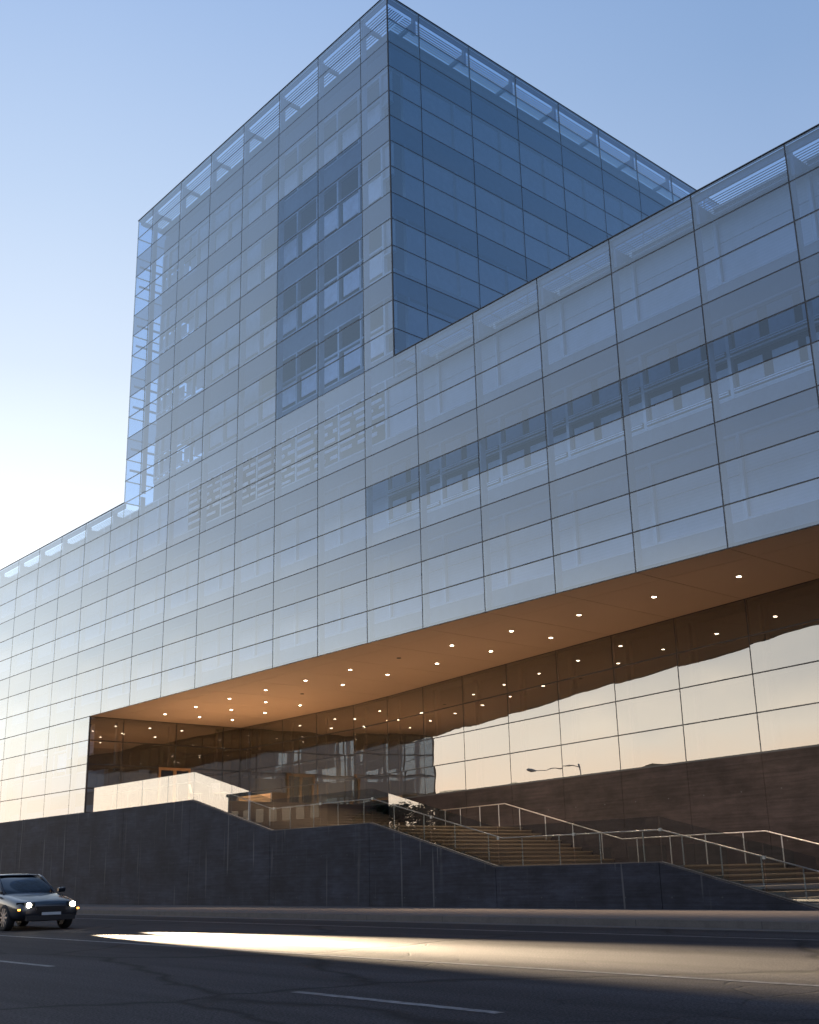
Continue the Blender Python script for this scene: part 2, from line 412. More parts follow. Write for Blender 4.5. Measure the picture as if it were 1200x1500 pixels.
# inner skin: bands, windows with frames, blinds and rooms
band = MB()
YI = CAV
WX0, WX1 = -61.0, 24.4
def fband(x0, x1, ra, rb): band.box(x0, x1, YI, YI + .22, Z(rb) if not isinstance(rb, float) else ZP - rb * H, Z(ra) if not isinstance(ra, float) else ZP - ra * H)
for r3 in (-12, -9, -6, -3): fband(XL + CAV, XT - CAV, r3 - .85, float(r3))
band.box(XL + CAV, XT - CAV, YI, YI + .22, ZP + 13.2 * H, ZTOP - .45)
for r3 in (3, 6, 9): fband(WX0, WX1, r3 - .85, r3 - .1 if r3 == 9 else float(r3))
band.box(WX0, WX1, YI, YI + .22, ZP - .15 * H, ZP - .35)
fband(WX0, XE - .3, 12 - .85, 12.0); band.box(WX0, XE - .3, YI, YI + .22, ZG, Z(12) - .7)
band.box(XL + CAV, XT - CAV, YI, YI + .22, ZP - .15 * H, ZP + .85 * H)
for r3 in (-12, -9, -6, -3, 0):
    za, zb = ZP - (r3 - .85) * H, ZP - r3 * H
    band.box(XT - CAV - .22, XT - CAV, YI + .22, YD - 1.2, zb, za); band.box(XL + CAV, XL + CAV + .22, YI + .22, YD - 1.2, zb, za)
band.box(XT - CAV - .22, XT - CAV, YI + .22, YD - 1.2, ZP + 13.2 * H, ZTOP - .45); band.box(XL + CAV, XL + CAV + .22, YI + .22, YD - 1.2, ZP + 13.2 * H, ZTOP - .45)
band.build('inner_spandrel', M['innerband'], B)
slab = MB()
for r3 in (-12, -9, -6, -3, 0):
    za, zb = ZP - (r3 - .80) * H, ZP - (r3 - .05) * H
    slab.box(XL + CAV + .22, XT - CAV - .22, YI + .22, YD - 1.4, zb, za)
for r3 in (3, 6):
    slab.box(WX0, WX1, YI + .22, 14, ZP - (r3 - .05) * H, ZP - (r3 - .80) * H)
slab.box(WX0, WX1, YI + .22, 14, ZP - 8.6 * H, ZP - 8.2 * H)
slab.box(WX0, XE - .3, YI + .22, 14, Z(12), Z(12) + .9); slab.box(WX0, WX1, YI + .3, 14, ZP - .75, ZP - .4)
slab.box(XL + CAV + .22, XT - CAV - .22, YI + .22, YD - 1.4, ZP + 13.3 * H, ZTOP - .8)
slab.build('floor_slab', M['room'], B)
core = MB()
core.box(-17.2, XT - 5.0, 7.0, YD - 6, ZP - .3, ZTOP - 1.0); core.box(WX0, WX1, 9.2, 9.5, ZS + .5, ZP - .6); core.box(WX0, XE - 9, 9.2, 9.5, ZG, ZS)
core.build('core_wall', M['room'], B)
for c in range(-18, 8, 2):
    colm = MB(); colm.tube([(c * S + .6, 4.2, ZS + .4), (c * S + .6, 4.2, ZP - .6)], .26, 12)
    colm.build('interior_column', M['innerband'], B)

win_n = 0
spare = MB(); spm = [M['frame'], M['blind'], M['rail'], M['clear']]
def window(x0, x1, ztop, zbot, kind, rnd, own):
    """one bay of the inner skin: frame, and what hangs in it"""
    global win_n
    f = MB(); b = MB(); y0, y1 = YI - .02, YI + .16; rows = [ztop - H, ztop - 2 * H]
    f.box(x0 - .055, x0 + .055, y0, y1, zbot, ztop)
    f.box(x0 + .055, x1 - .055, y0 + .01, y1, zbot, zbot + .07); f.box(x0 + .055, x1 - .055, y0 + .01, y1, ztop - .07, ztop)
    kb = 0; dim = None
    if kind == 'blind':
        b.box(x0 + .07, x1 - .07, YI + .10, YI + .13, rows[0] + .012, ztop - .08); b.box(x0 + .07, x1 - .07, YI + .10, YI + .13, zbot + .08, rows[0] - .012)
        xm = x0 + .5 * (x1 - x0)
    elif kind == 'half':
        b.box(x0 + .07, x1 - .07, YI + .10, YI + .13, rows[0] + .012, ztop - .08); b.box(x0 + .07, x1 - .07, YI + .10, YI + .13, rows[0] - .42, rows[0] - .012)
        f.box(x0 + .055, x1 - .055, y0, y1, rows[0] - .50, rows[0] - .43)
    elif kind == 'clear':
        for zr in rows:
            if zr > zbot + .1:
                f.box(x0 + .055, x1 - .055, y0, y1, zr - .13, zr - .07)
        for zr in rows:
            if zr > zbot + .1:
                b.box(x0 + .10, x1 - .10, y0 - .05, y0 - .005, zr - .020, zr + .014); b.box(x0 + .10, x1 - .10, y0 - .05, y0 - .005, zr + .050, zr + .080)
        kb = 2; dim = []; w = x1 - x0
        for xa, xb in ((.07, .33), (.43, .69), (.77, .97)):
            for za, zb_ in ((rows[0] + .16, ztop - .16), (rows[1] + .16 if rows[1] > zbot + .1 else zbot + .1, rows[0] - .36)):
                q = MB(); q.box(x0 + xa * w, x0 + xb * w, YI + .06, YI + .09, za, zb_); dim.append(q)
        if own: pass
    elif kind == 'shelf':
        z = ztop - .35
        while z > zbot + .2:
            h = rnd.uniform(.11, .17); xa = x0 + .12
            while xa < x1 - .3:
                xb = min(xa + rnd.uniform(.6, 1.3), x1 - .1); b.box(xa, xb, YI - .03, YI, z - h, z); xa = xb + rnd.uniform(.12, .4)
            z -= h + rnd.uniform(.16, .26)
    elif kind in ('sash', 'lit'):
        xm = (x0 + x1) / 2
        f.box(xm - .05, xm + .05, y0, y1, zbot + .07, ztop - .07); f.box(x0 + .055, xm - .05, y0, y1, rows[0] - .05, rows[0] + .05); f.box(xm + .05, x1 - .055, y0, y1, rows[0] - .05, rows[0] + .05)
        for xa, xb in ((x0 + .3, xm - .1), (xm + .3, x1 - .1)):
            b.box(xa, xb, YI + .05, YI + .08, rows[1] + .10, rows[0] - .12)
            if kind == 'lit': f.box(xa - .2, xb, YI + .05, YI + .08, rows[0] + .06, ztop - .08)
    if own:
        o = f.build('window', M['frame'], B)
        if b.v: b.build('blind' if kb == 0 else 'rail', (M['sash'] if kind in ('sash', 'shelf') else M['blind']) if kb == 0 else M['rail'], o)
        for q in (dim or []): q.build('pane', M['dimpane'], o)
    else:
        for mm, k in ((f, 0), (b, 2 if kb else 1)):
            n = len(spare.v); spare.v += mm.v; spare.f += [tuple(n + q for q in ff) for ff in mm.f]; spare.m += [k] * len(mm.f); spare.sm += mm.sm
bays = []
for c in range(-20, 8):
    for r in (0, 3, 6):
        if r == 0: kd = 'shelf' if -6 <= c <= -2 else 'blind'
        elif r == 3: kd = 'clear' if c >= -1 else 'blind'
        else: kd = 'blind'
        bays.append((c * S, (c + 1) * S, r, kd))
    if c < -9: bays.append((c * S, (c + 1) * S, 9, 'sash' if c % 2 else 'half'))
for c in range(-7, -1):
    for r in (-12, -9, -6, -3):
        kd = 'clear' if c == -7 else ('sash' if c in (-4, -3, -2) else 'lit')
        bays.append((c * S, (c + 1) * S, r, kd))
for r in (-12, -9, -6, -3): bays.append((-1 * S, XT - CAV, r, 'half')) ; bays.append((XL + CAV, -7 * S + .05, r, 'clear'))
def bw(b):
    x0, x1, r, k = b
    return area([(x0, 0, Z(r+2)), (x1, 0, Z(r+2)), (x1, 0, Z(r)), (x0, 0, Z(r))])
bays.sort(key=bw, reverse=True)
for i, (x0, x1, r, kd) in enumerate(bays):
    window(x0, x1, ZP - r * H, ZP - (r + 2.15) * H, kd, random.Random(i), i < 100)
# inner windows of the two flanks
for r in (-12, -9, -6, -3):
    zt, zb = ZP - r * H, ZP - (r + 2.15) * H
    for i, y in enumerate(GY[1:-1]):
        spare.box(XT - CAV - .16, XT - CAV + .02, y - .05, y + .05, zb, zt, 0); spare.box(XL + CAV - .02, XL + CAV + .16, y - .06, y + .06, zb, zt, 0)
        spare.box(XT - CAV - .12, XT - CAV - .10, y + .08, y + 2.9, zb + .1, zt - .08, 0)
    spare.box(XL + CAV - .02, XL + CAV + .16, GY[1], YD - 1.5, zt - H - .05, zt - H + .05, 0)
    spare.box(XL + .15, XL + .22, .15, YD - 1.5, zt - .5 * H - .05, zt - .5 * H + .05, 0); spare.box(XL + .15, XL + .22, .15, YD - 1.5, zt - 1.5 * H - .05, zt - 1.5 * H + .05, 0)
spare.build('window', spm, B, kind='stuff')

# roof terraces, louvres and brackets in the open cavity
rf = MB(); rf.box(WX0, XL + .1, YI + .22, 22, ZP - 1.0, ZP - .76); rf.box(XT - .1, WX1, YI + .22, 22, ZP - 1.0, ZP - .76); rf.box(XL + CAV, XT - CAV, YI + .22, YD - 1.2, ZTOP - .78, ZTOP - .5)
rf.build('roof', M['roof'], B)
lv = MB()
for k in range(8):
    y = .20 + k * .115
    lv.obox((WX0, y, ZP - .34), (XL - WX0 - .02, 0, 0), (0, .075, .035), (0, -.004, .012)); lv.obox((XT + .02, y, ZP - .34), (WX1 - XT, 0, 0), (0, .075, .035), (0, -.004, .012))
    lv.obox((XL + .2, y, ZTOP - .40), (XT - XL - .4, 0, 0), (0, .075, .035), (0, -.004, .012))
    lv.obox((XT - y, 1.15, ZTOP - .40), (0, YD - 1.4, 0), (-.075, 0, .035), (.004, 0, .012)); lv.obox((XL + y, 1.15, ZTOP - .40), (0, YD - 1.4, 0), (.075, 0, .035), (-.004, 0, .012))
lv.build('roof_louvre', M['louvre'], B)
for xa, xb, zt in ((WX0, XL - .02, ZP), (XT + .02, WX1, ZP), (XL + .12, XT - .12, ZTOP)):
    fm = MB(); fm.box(xa, xb, .10, .16, zt - .27, zt - .02); fm.build('parapet_beam', M['louvre'], B)
for xa in (XT - .16, XL + .10):
    fm = MB(); fm.box(xa, xa + .06, .17, YD - .3, ZTOP - .27, ZTOP - .02); fm.build('parapet_beam', M['louvre'], B)
bk = MB()
def bracket(x, zt, s):
    bk.prism([(.09, zt - .30), (.09, zt - 1.0), (.15, zt - 1.0), (.62, zt - .55), (1.08, zt - .55), (1.08, zt - .38), (.12, zt - .38), (.12, zt - .30)], 'x', x - .06, x + .06)
for c in FC:
    if not XL < c * S < XT: bracket(c * S + .10, ZP, 1)
for c in range(-7, 0): bracket(c * S + .10, ZTOP, 1)
for y in GY[1:-1]:
    bk.prism([(XT - .09, ZTOP - .06), (XT - .22, ZTOP - .06), (XT - .22, ZTOP - .45), (XT - 1.08, ZTOP - .45), (XT - 1.08, ZTOP - .62), (XT - .42, ZTOP - .62), (XT - .22, ZTOP - 1.05), (XT - .09, ZTOP - 1.05)], 'y', y - .25, y - .12)
bk.build('roof_bracket', M['louvre'], B)

# vertical fins behind the outer joints
fin = MB()
for c in FC:
    z1 = ZP - .1; z0 = ZS + .05 if c > CE else ZG + .05
    fin.box(c * S - .012, c * S + .012, .08, .34, z0, z1)
for c in range(-7, 0): fin.box(c * S - .012, c * S + .012, .08, .34, ZP + .1, ZTOP - .1)
fin.build('fin', M['frame'], B)

# rear and side walls that close the block
sh = MB(); sh.box(WX0, WX1, 22, 22.3, .2, ZP - .5); sh.box(XL + .1, XT - .1, YD - 1.2, YD - 1.0, ZP - .8, ZTOP - .5); sh.box(WX1 - .3, WX1, .3, 22, ZS - .1, ZP - .8); sh.box(WX1 + .01, WX1 + .3, 3.12, 22, .2, ZS - .15); sh.box(WX0, WX0 + .3, .3, 22, .2, ZP - .8)
sh.build('rear_wall', M['innerband'], B)

# soffit over the recess with panel joints and downlights
so = MB(); EB = 1.25
ys = [.04, EB]
xs = [XE] + [c * S for c in range(-8, 9)]
SZ = ZS + .006
for a, b in zip(xs, xs[1:]):
    a2, b2 = a + .010, b - .010
    if a == XE: a2 = XE + .0
    b2 = min(b2, WX1 - .01)
    so.box(a2, b2,   .045, EB - .007, SZ, SZ + .05)
    ya, yb = wall_y(max(a2, XE + .01)), wall_y(min(b2, 24.3))
    so.prism([(a2, EB + .007), (b2, EB + .007), (b2, yb), (a2, ya)], 'z', SZ, SZ + .05)
soff = so.build('soffit', M['soffit'], B)
sb = MB(); sb.box(XE, WX1, .045, 10, SZ + .055, SZ + .12); sb.build('soffit_backing', M['joint'], B)
ring = MB(); ring.tube([(0, 0, -.012), (0, 0, 0)], .095, 16)
disc = MB(); disc.tube([(0, 0, -.016), (0, 0, -.011)], .068, 16)
dl0 = None
DL = [(x, 2.82) for x in (-22.94, -19.91, -16.85, -13.83, -10.78, -7.66, -1.55, 1.51, 4.61, 7.66, 10.70, 13.75)]
DL += [(x, 4.84) for x in (-22.94, -19.89, -16.82, -10.77, -7.68, -4.58, -1.52, 1.55)] + [(x, 6.84) for x in (-22.94, -19.86, -16.78)]
for n, (x, y) in enumerate(DL):
    if dl0 is None:
        dl0 = ring.build('downlight', M['frame'], soff, (x, y, SZ)); lens0 = disc.build('lamp_lens', M['downlight'], dl0)
    else:
        d = dl0.copy(); COL.objects.link(d); d.parent = soff; d.location = (x, y, SZ)
        l = lens0.copy(); COL.objects.link(l); l.parent = d
    ld = bpy.data.lights.new('downlight_beam', 'SPOT'); ld.energy = 1950; ld.spot_size = R(84); ld.spot_blend = .6; ld.color = (1, .72, .47); ld.shadow_soft_size = .09
    lo = bpy.data.objects.new('downlight_beam', ld); COL.objects.link(lo); lo.location = (x, y, SZ - .05)
det = MB()
for x, y in ((-13.83, 4.84), (-4.58, 2.82)): det.tube([(x, y, SZ - .02), (x, y, SZ)], .09, 12)
det.build('smoke_detector', M['joint'], soff)

# lobby behind the recess
lb = MB()
lb.box(XE - 12, XE - .1, .3, 22, ZG - .15, ZG - .05); lb.box(XE - .1, WX1, 11, 22, ZG - .15, ZG - .05)
for (a, ya), (b, yb) in zip(BW, BW[1:]): lb.prism([(a, ya + .12), (b, yb + .12), (b, 11), (a, 11)], 'z', ZG - .15, ZG - .05)
lb.box(XE - 12, WX1, 14, 14.2, ZG - .05, ZS); lb.box(XE - 12, XE - .1, .4, 14, ZS - .10, ZS - .02)
for (a, ya), (b, yb) in zip(BW, BW[1:]): lb.prism([(a, ya + .12), (b, yb + .12), (b, 14), (a, 14)], 'z', ZS - .10, ZS - .02)
lb.box(XE - 12.2, XE - 12, .4, 14, ZG, ZS)
lb.build('lobby_interior', M['dark'], B)
ls = MB()
for (a, ya), (b, yb) in list(zip(BW, BW[1:]))[6:]:
    d = Vector((b - a, yb - ya, 0)); n = Vector((-d.y, d.x, 0)).normalized(); u = d.normalized()
    ls.obox(Vector((a, ya, ZG)) + u * .1 + n * .9, u * (d.length - .2), n * .03, (0, 0, ZS - ZG - .15))
ls.build('screen_panel', plain('grey_screen', (.10, .095, .09), .7), B)
lf = MB()
for (a, ya), (b, yb) in list(zip(BW, BW[1:])):
    d = Vector((b - a, yb - ya, 0)); n = Vector((-d.y, d.x, 0)).normalized(); u = d.normalized()
    lf.obox(Vector((a, ya, ZG)) + n * .62 - u * .05, u * .1, n * .12, (0, 0, ZS - ZG - .12))
    lf.obox(Vector((a, ya, Z(11) - .03)) + n * .66, d, n * .06, (0, 0, .06))
for y in (1.9, 5.0, 7.93): lf.box(XE - .8, XE - .62, y - .06, y + .06, ZG, ZS - .12)
lf.box(XE - .6, XE - .45, .3, 9, Z(11) - .1, Z(11) + .1)
lf.build('inner_frame', plain('bronze_frame', (.16, .14, .12), .5, .3), B)
dr = MB()
y0, y1, zt = 4.0, 5.9, 6.92
dr.box(XE + .02, XE + .10, y0, y0 + .12, PLAZA, zt); dr.box(XE + .02, XE + .10, y1 - .12, y1, PLAZA, zt); dr.box(XE + .02, XE + .10, y0 + .12, y1 - .12, zt - .14, zt); dr.box(XE + .02, XE + .10, (y0 + y1) / 2 - .09, (y0 + y1) / 2 + .09, PLAZA, zt - .14)
dro = dr.build('entrance_door', M['wood'], B)
dg = MB(); dg.box(XE + .03, XE + .045, y0 + .12, (y0 + y1) / 2 - .09, PLAZA + .1, zt - .14); dg.box(XE + .03, XE + .045, (y0 + y1) / 2 + .09, y1 - .12, PLAZA + .1, zt - .14); dg.build('door_glass', M['carglass'], dro)
dh = MB()
for s in (-.16, .16): dh.tube([(XE + .15, (y0 + y1) / 2 + s, PLAZA + .9), (XE + .15, (y0 + y1) / 2 + s, PLAZA + 1.3)], .015, 8)
dh.build('door_handle', M['steel'], dro)

# dark concrete foot of the rear wall, in cast panels
for k in range(5, len(BW) - 1):
    (a, ya), (b, yb) = BW[k], BW[k + 1]
    d = Vector((b - a, yb - ya, 0)); u = d.normalized(); n = Vector((-u.y, u.x, 0)); m = MB()
    m.obox(Vector((a, ya, .12)) + u * .008 - n * .004, u * (d.length - .016), n * .5, (0, 0, ZG - .036 - .12))
    m.build('plinth_panel', M['concrete_back'], B)
m = MB()
for k in range(5, len(BW) - 1):
    (a, ya), (b, yb) = BW[k], BW[k + 1]
    for fx in (.2, .7):
        for zz in (1.9, 3.4):
            x = a + (b - a) * fx; y = ya + (yb - ya) * fx; m.tube([(x, y - .008, zz), (x, y + .03, zz)], .022, 10)
m.build('tie_hole', M['joint'], B)

# ------------------------------------------------------------------ street wall with the stair behind it
WP = [(-15.25, PLAZA + .02), (-9.15, 2.93), (-3.05, 2.93), (3.05, 1.34), (9.15, 1.34), (13.75, .13)]
def wall_top(x):
    if x <= WP[0][0]: return WP[0][1] + (ZG - .02 - WP[0][1]) * (1 if x < XE else 0)
    for (a, za), (b, zb) in zip(WP, WP[1:]):
        if x <= b: return za + (zb - za) * (x - a) / (b - a)
    return .13
W = thing('concrete_wall', (0, 0, .15), 'dark board marked concrete street wall that steps down beside the stair', 'wall')
cuts = [-61 + 6.1 * 0] + [-15.25 - 6.1 * k for k in range(7, 0, -1)] + [p[0] for p in WP]
for a, b in zip(cuts, cuts[1:]):
    m = MB(); a2, b2 = a + .009, b - .009
    if a < XE < b: poly = [(a2, -.03), (b2, -.03), (b2, wall_top(b2) - .15), (XE, wall_top(b2) - .15), (XE, ZG - .02 - .15), (a2, ZG - .02 - .15)]
    else: poly = [(a2, -.03), (b2, -.03), (b2, wall_top(b2) - .15), (a2, wall_top(a2) - .15)]
    if b > 13.7: poly = [(a2, -.03), (b, -.03), (a2, wall_top(a2) - .15)]
    m.prism(poly, 'y', -.03, .30); m.build('wall_panel', M['concrete'], W)
m = MB()
for x in [c * 1.53 for c in range(-26, 8)]:
    for zz in (.45, 1.9, 3.3):
        if zz < wall_top(x) - .35: m.tube([(x + .3, -.034, zz - .15), (x + .3, .03, zz - .15)], .022, 10)
m.build('tie_hole', M['joint'], W)

St = thing('stone_stair', (0, 3, .15), 'broad outdoor stone stair in three flights rising to the entrance terrace', 'stair')
def flight(x0, z0, x1, z1, n):
    """from the top (x0,z0) down to (x1,z1) in n risers"""
    m = MB(); rise = (z0 - z1) / n; run = (x1 - x0) / n
    for k in range(n):
        za = z0 - k * rise; xa = x0 + k * run
        for s0, s1 in ((.31, 1),):
            y1 = wall_y(xa + run) + .2
            m.box(xa - .12, xa + run - .045, .31 - 3, y1 - 3, max(za - rise - .25, .02) - .15, za - .045 - .15)
            m.box(xa - .10, xa + run, .311 - 3, y1 - .004 - 3, za - .045 - .15, za - .15)
    return m.build('flight', M['stone'], St)
flight(-15.25, PLAZA, -9.15, 2.85, 11); flight(-3.05, 2.85, 3.05, 1.26, 11); flight(9.15, 1.26, 13.75, .15, 8)
for x0, x1, z in ((-9.15, -3.05 - .1, 2.85 - .0), (3.05, 9.15 - .1, 1.26)):
    m = MB(); m.box(x0 - .02, x1, .31 - 3, 8.6 - 3 if x0 < 0 else 6.5 - 3, -.05, z - .15 - .003); m.build('landing', M['plaza'], St)
m = MB(); m.box(XE - .05, -15.35, .312, 9.2, PLAZA - .4, PLAZA); m.build('entrance_terrace', M['plaza'], None, kind='structure')

# ------------------------------------------------------------------ glass guard and handrails
G = thing('glass_balustrade', (-15.25, .12, PLAZA), 'frameless glass balustrade following the top of the dark street wall down the stair', 'balustrade')
gx = [-24.9, -22.4, -19.9, -17.5, -15.25] + [-15.25 + 3.05 * k for k in range(1, 10)] + [13.6]
for a, b in zip(gx, gx[1:]):
    m = MB(); za, zb = wall_top(a) + .01, wall_top(b) + .01; h = 1.19; e = .014
    o = Vector((-15.25, .12, PLAZA))
    P = [Vector((a + e, .12, za)) - o, Vector((b - e, .12, zb)) - o, Vector((b - e, .12, zb + h)) - o, Vector((a + e, .12, za + h)) - o]
    m.v = [tuple(p) for p in P]; m.f = [(0, 1, 2, 3)]; m.m = [0]; m.sm = [False]
    pn = m.build('glass_panel', M['guardglass'], G)
    so_ = pn.modifiers.new('thickness', 'SOLIDIFY'); so_.thickness = .016
m = MB()
for a in gx[1:-1]:
    z = wall_top(a) + .86 - PLAZA; m.box(a + 15.25 - .05, a + 15.25 + .05, .01, .05, z - .05, z + .03)
m.build('clamp', M['steel'], G)
ch = MB()
for a, b in [(-24.9, -15.25)] + [(WP[i][0], WP[i+1][0]) for i in range(5)]:
    za, zb = wall_top(a) - PLAZA, wall_top(b) - PLAZA
    ch.obox((a + 15.25, -.035, za + .004), (b - a, 0, zb - za), (0, .07, 0), (0, 0, .022))
ch.build('base_channel', plain('dull_channel', (.10, .09, .085), .5, .6), G)

def railing(label, pts, posts, ground, y_of):
    o = thing('handrail', (pts[0][0], y_of(pts[0][0]), ground(pts[0][0])), label, 'handrail'); O = o.location
    m = MB(); path = []
    for x, z in pts: path.append(Vector((x, y_of(x), z)) - O)
    m.tube(path, .020, 10); m.build('rail', M['steel'], o)
    zz = lambda x: next((za + (zb - za) * (x - a) / (b - a) for (a, za), (b, zb) in zip(pts, pts[1:]) if a <= x <= b), pts[-1][1])
    for x in posts:
        m = MB(); zt = zz(x); zb = ground(x)
        m.box(-.017, .017, -.007, .007, zb - zt - .05, -.02); m.build('post', M['steel'], o, Vector((x, y_of(x), zt)) - O)
    return o
yf = lambda x: .38
railing('steel handrail on flat posts just behind the glass balustrade', [(-24.4, PLAZA + .86), (-15.6, PLAZA + .86), (-9.6, 3.80), (-3.35, 3.80), (3.0, 2.20), (9.0, 2.19), (13.75, .96)],
        [-23.4, -21.8, -20.2, -18.7, -17.1, -15.7, -14.35, -12.82, -11.29, -9.76, -8.37, -6.84, -5.34, -3.82, -2.16, -.62, .87, 2.39, 3.83, 5.33, 6.86, 8.38, 9.66, 10.82, 11.97, 13.09], lambda x: wall_top(x) - .04, yf)
yb_ = lambda x: wall_y(x) - .42
railing('steel handrail on flat posts along the brown rear wall of the stair', [(-7.6, 3.76), (-3.1, 3.76), (3.3, 2.18), (9.35, 2.18), (15.2, .75)],
        [-7.2, -6.1, -4.75, -3.5, -2.2, -.7, .8, 2.3, 4.0, 5.5, 7.0, 8.5, 9.9, 11.3, 12.7, 14.1], lambda x: wall_top(x) - .06, yb_)

# ------------------------------------------------------------------ ground
def sheet(name, mat, x0, x1, y0, y1, z0, z1, **kw):
    m = MB(); m.box(x0, x1, y0, y1, z0, z1); return m.build(name, mat, None, kind='structure', **kw)
m = MB(); m.face([(-3000, -3000, -.10), (3000, -3000, -.10), (3000, 3000, -.10), (-3000, 3000, -.10)]); m.build('ground', M['ground'], None, kind='structure')
KY, KN = -5.1, -23.6
sheet('road', M['asphalt'], -600, 600, KN, KY, -.08, 0)
sheet('pavement', M['sidewalk'], -600, 600, KY + .16, 24, -.08, .15)
sheet('kerb', M['kerb'], -600, 600, KY + .004, KY + .156, -.08, .147)
sheet('pavement', M['sidewalk'], -600, 600, -40, KN - .16, -.08, .15)
sheet('kerb', M['kerb'], -600, 600, KN - .156, KN - .004, -.08, .147)
gut = MB(); gut.box(-600, 600, KY - .46, KY - .004, -.05, .004); gut.build('gutter', M['kerb'], None, kind='structure')
mk = MB(); mk.face([(-600, -14.26, .004), (600, -14.26, .004), (600, -14.13, .004), (-600, -14.13, .004)])
mk.face([(-600, -7.66, .004), (600, -7.66, .004), (600, -7.55, .004), (-600, -7.55, .004)])
for k in range(-40, 40):
    x = 17.55 + k * 9.15; mk.face([(x, -17.85, .004), (x + 3.05, -17.85, .004), (x + 3.05, -17.72, .004), (x, -17.72, .004)])
mk.build('road_marking', M['paint'], None, kind='structure')

# ------------------------------------------------------------------ things on the terrace
bn = thing('planter_box', (-18.2, 5.6, PLAZA), 'low brown wooden planter box standing on the entrance terrace', 'planter')
m = MB()
for k in range(4): m.box(-1.5, 1.5, -.42, .42, .03 + k * .14, .155 + k * .14)
m.build('box_side', M['wood'], bn)
m = MB(); m.box(-1.42, 1.42, -.36, .36, 0, .52); m.build('soil', M['ground'], bn)
m = MB()
for x in (-1.52, 1.40): m.box(x, x + .12, -.44, .44, 0, .60)
m.build('end_post', M['dark'], bn)

def chair(x, y, rz, label):
    o = thing('cafe_chair', (x, y, PLAZA), label, 'chair', 'white chairs on the entrance terrace'); o.rotation_euler = (0, 0, rz)
    m = MB(); m.box(-.22, .22, -.21, .21, .43, .455); m.build('seat', M['chair'], o)
    m = MB(); m.obox((-.21, .19, .46), (.42, 0, 0), (0, .03, 0), (0, .10, .40)); m.build('backrest', M['chair'], o)
    for sx in (-1, 1):
        for sy in (-1, 1):
            m = MB(); m.tube([(sx * .17, sy * .16, .43), (sx * .22, sy * .21, 0)], .013, 8); m.build('leg', M['steel'], o)
chair(-16.9, 1.2, 2.4, 'white cafe chair behind the glass balustrade, the one nearer the wall end')
chair(-16.1, 1.9, 3.6, 'white cafe chair behind the glass balustrade, the one nearer the stair')

# ------------------------------------------------------------------ car with its headlights lit
CARX, CARY = -1.3 - 2.3, -12.2
car = thing('parked_car', (CARX, CARY, 0), 'dark blue saloon car on the road with both headlights shining', 'car')
def loft(secs, mat, name, parent, sub=2, loc=(0, 0, 0)):
    m = MB(); n = len(secs[0])
    for s in secs: m.v += s
    for i in range(len(secs) - 1):
        for j in range(n - 1):
            a = i * n + j; m.f.append((a, a + 1, a + n + 1, a + n)); m.m.append(0); m.sm.append(True)
    m.f.append(tuple(range(n - 1, -1, -1))); m.f.append(tuple(range((len(secs) - 1) * n, len(secs) * n))); m.m += [0, 0]; m.sm += [True, True]
    # bottom closing strip
    for i in range(len(secs) - 1):
        m.f.append((i * n, (i + 1) * n, (i + 1) * n + n - 1, i * n + n - 1)); m.m.append(0); m.sm.append(True)
    o = m.build(name, mat, parent, loc)
    if sub:
        md = o.modifiers.new('subdivision', 'SUBSURF'); md.levels = sub; md.render_levels = sub
    return o
def sec(x, hw, zb, zm, zt):
    q = [(hw * .90, zb), (hw, zb + .14), (hw * 1.01, zm), (hw * .97, zt - .07), (hw * .86, zt), (hw * .4, zt + .025)]
    return [(x, y, z) for y, z in q] + [(x, -y, z) for y, z in reversed(q)]
body = loft([sec(2.30, .62, .32, .48, .62), sec(2.24, .78, .24, .50, .70), sec(2.0, .86, .20, .55, .76), sec(1.3, .90, .20, .58, .88), sec(.75, .91, .20, .60, .95), sec(-.3, .91, .20, .62, .97), sec(-1.4, .91, .20, .64, .99), sec(-1.95, .87, .22, .64, 1.0), sec(-2.25, .78, .28, .60, .95), sec(-2.32, .66, .36, .58, .86)], M['carpaint'], 'body', car)
def gsec(x, hb, ht, zb, zt):
    q = [(hb, zb), ((hb * .6 + ht * .4), zb + (zt - zb) * .45), (ht, zt - .03), (ht * .6, zt)]
    return [(x, y, z) for y, z in q] + [(x, -y, z) for y, z in reversed(q)]
loft([gsec(1.02, .76, .72, .86, .93), gsec(.42, .80, .66, .90, 1.28), gsec(.05, .81, .62, .90, 1.42), gsec(-.8, .81, .62, .92, 1.43), gsec(-1.35, .79, .62, .94, 1.30), gsec(-1.95, .74, .68, .95, 1.03)], M['carglass'], 'window_glass', car, 2)
loft([gsec(.18, .60, .58, 1.37, 1.425), gsec(-.05, .62, .59, 1.39, 1.45), gsec(-.8, .62, .59, 1.39, 1.455), gsec(-1.15, .60, .57, 1.34, 1.41)], M['carpaint'], 'roof_panel', car, 1)
for s in (-1, 1):
    for pts, rr in (([(.94, s * .72, .90), (.22, s * .615, 1.34), (.0, s * .60, 1.40)], .03), ([(-.38, s * .775, .96), (-.42, s * .60, 1.40)], .035), ([(-.95, s * .60, 1.38), (-1.35, s * .64, 1.22), (-1.72, s * .69, .99)], .05)):
        m = MB(); m.tube(pts, rr, 8); m.build('roof_pillar', M['carpaint'], car)
    m = MB(); m.obox((.62, s * .90, .92), (.12, 0, 0), (0, s * .19, .02), (.02, 0, .13)); mi = m.build('wing_mirror', M['carpaint'], car); bv = mi.modifiers.new('bevel', 'BEVEL'); bv.width = .03; bv.segments = 3
    m = MB(); m.box(-.05, .13, s * .915 - .012, s * .915 + .012, .80, .825); m.build('door_handle', M['steel'], car)
w0 = None
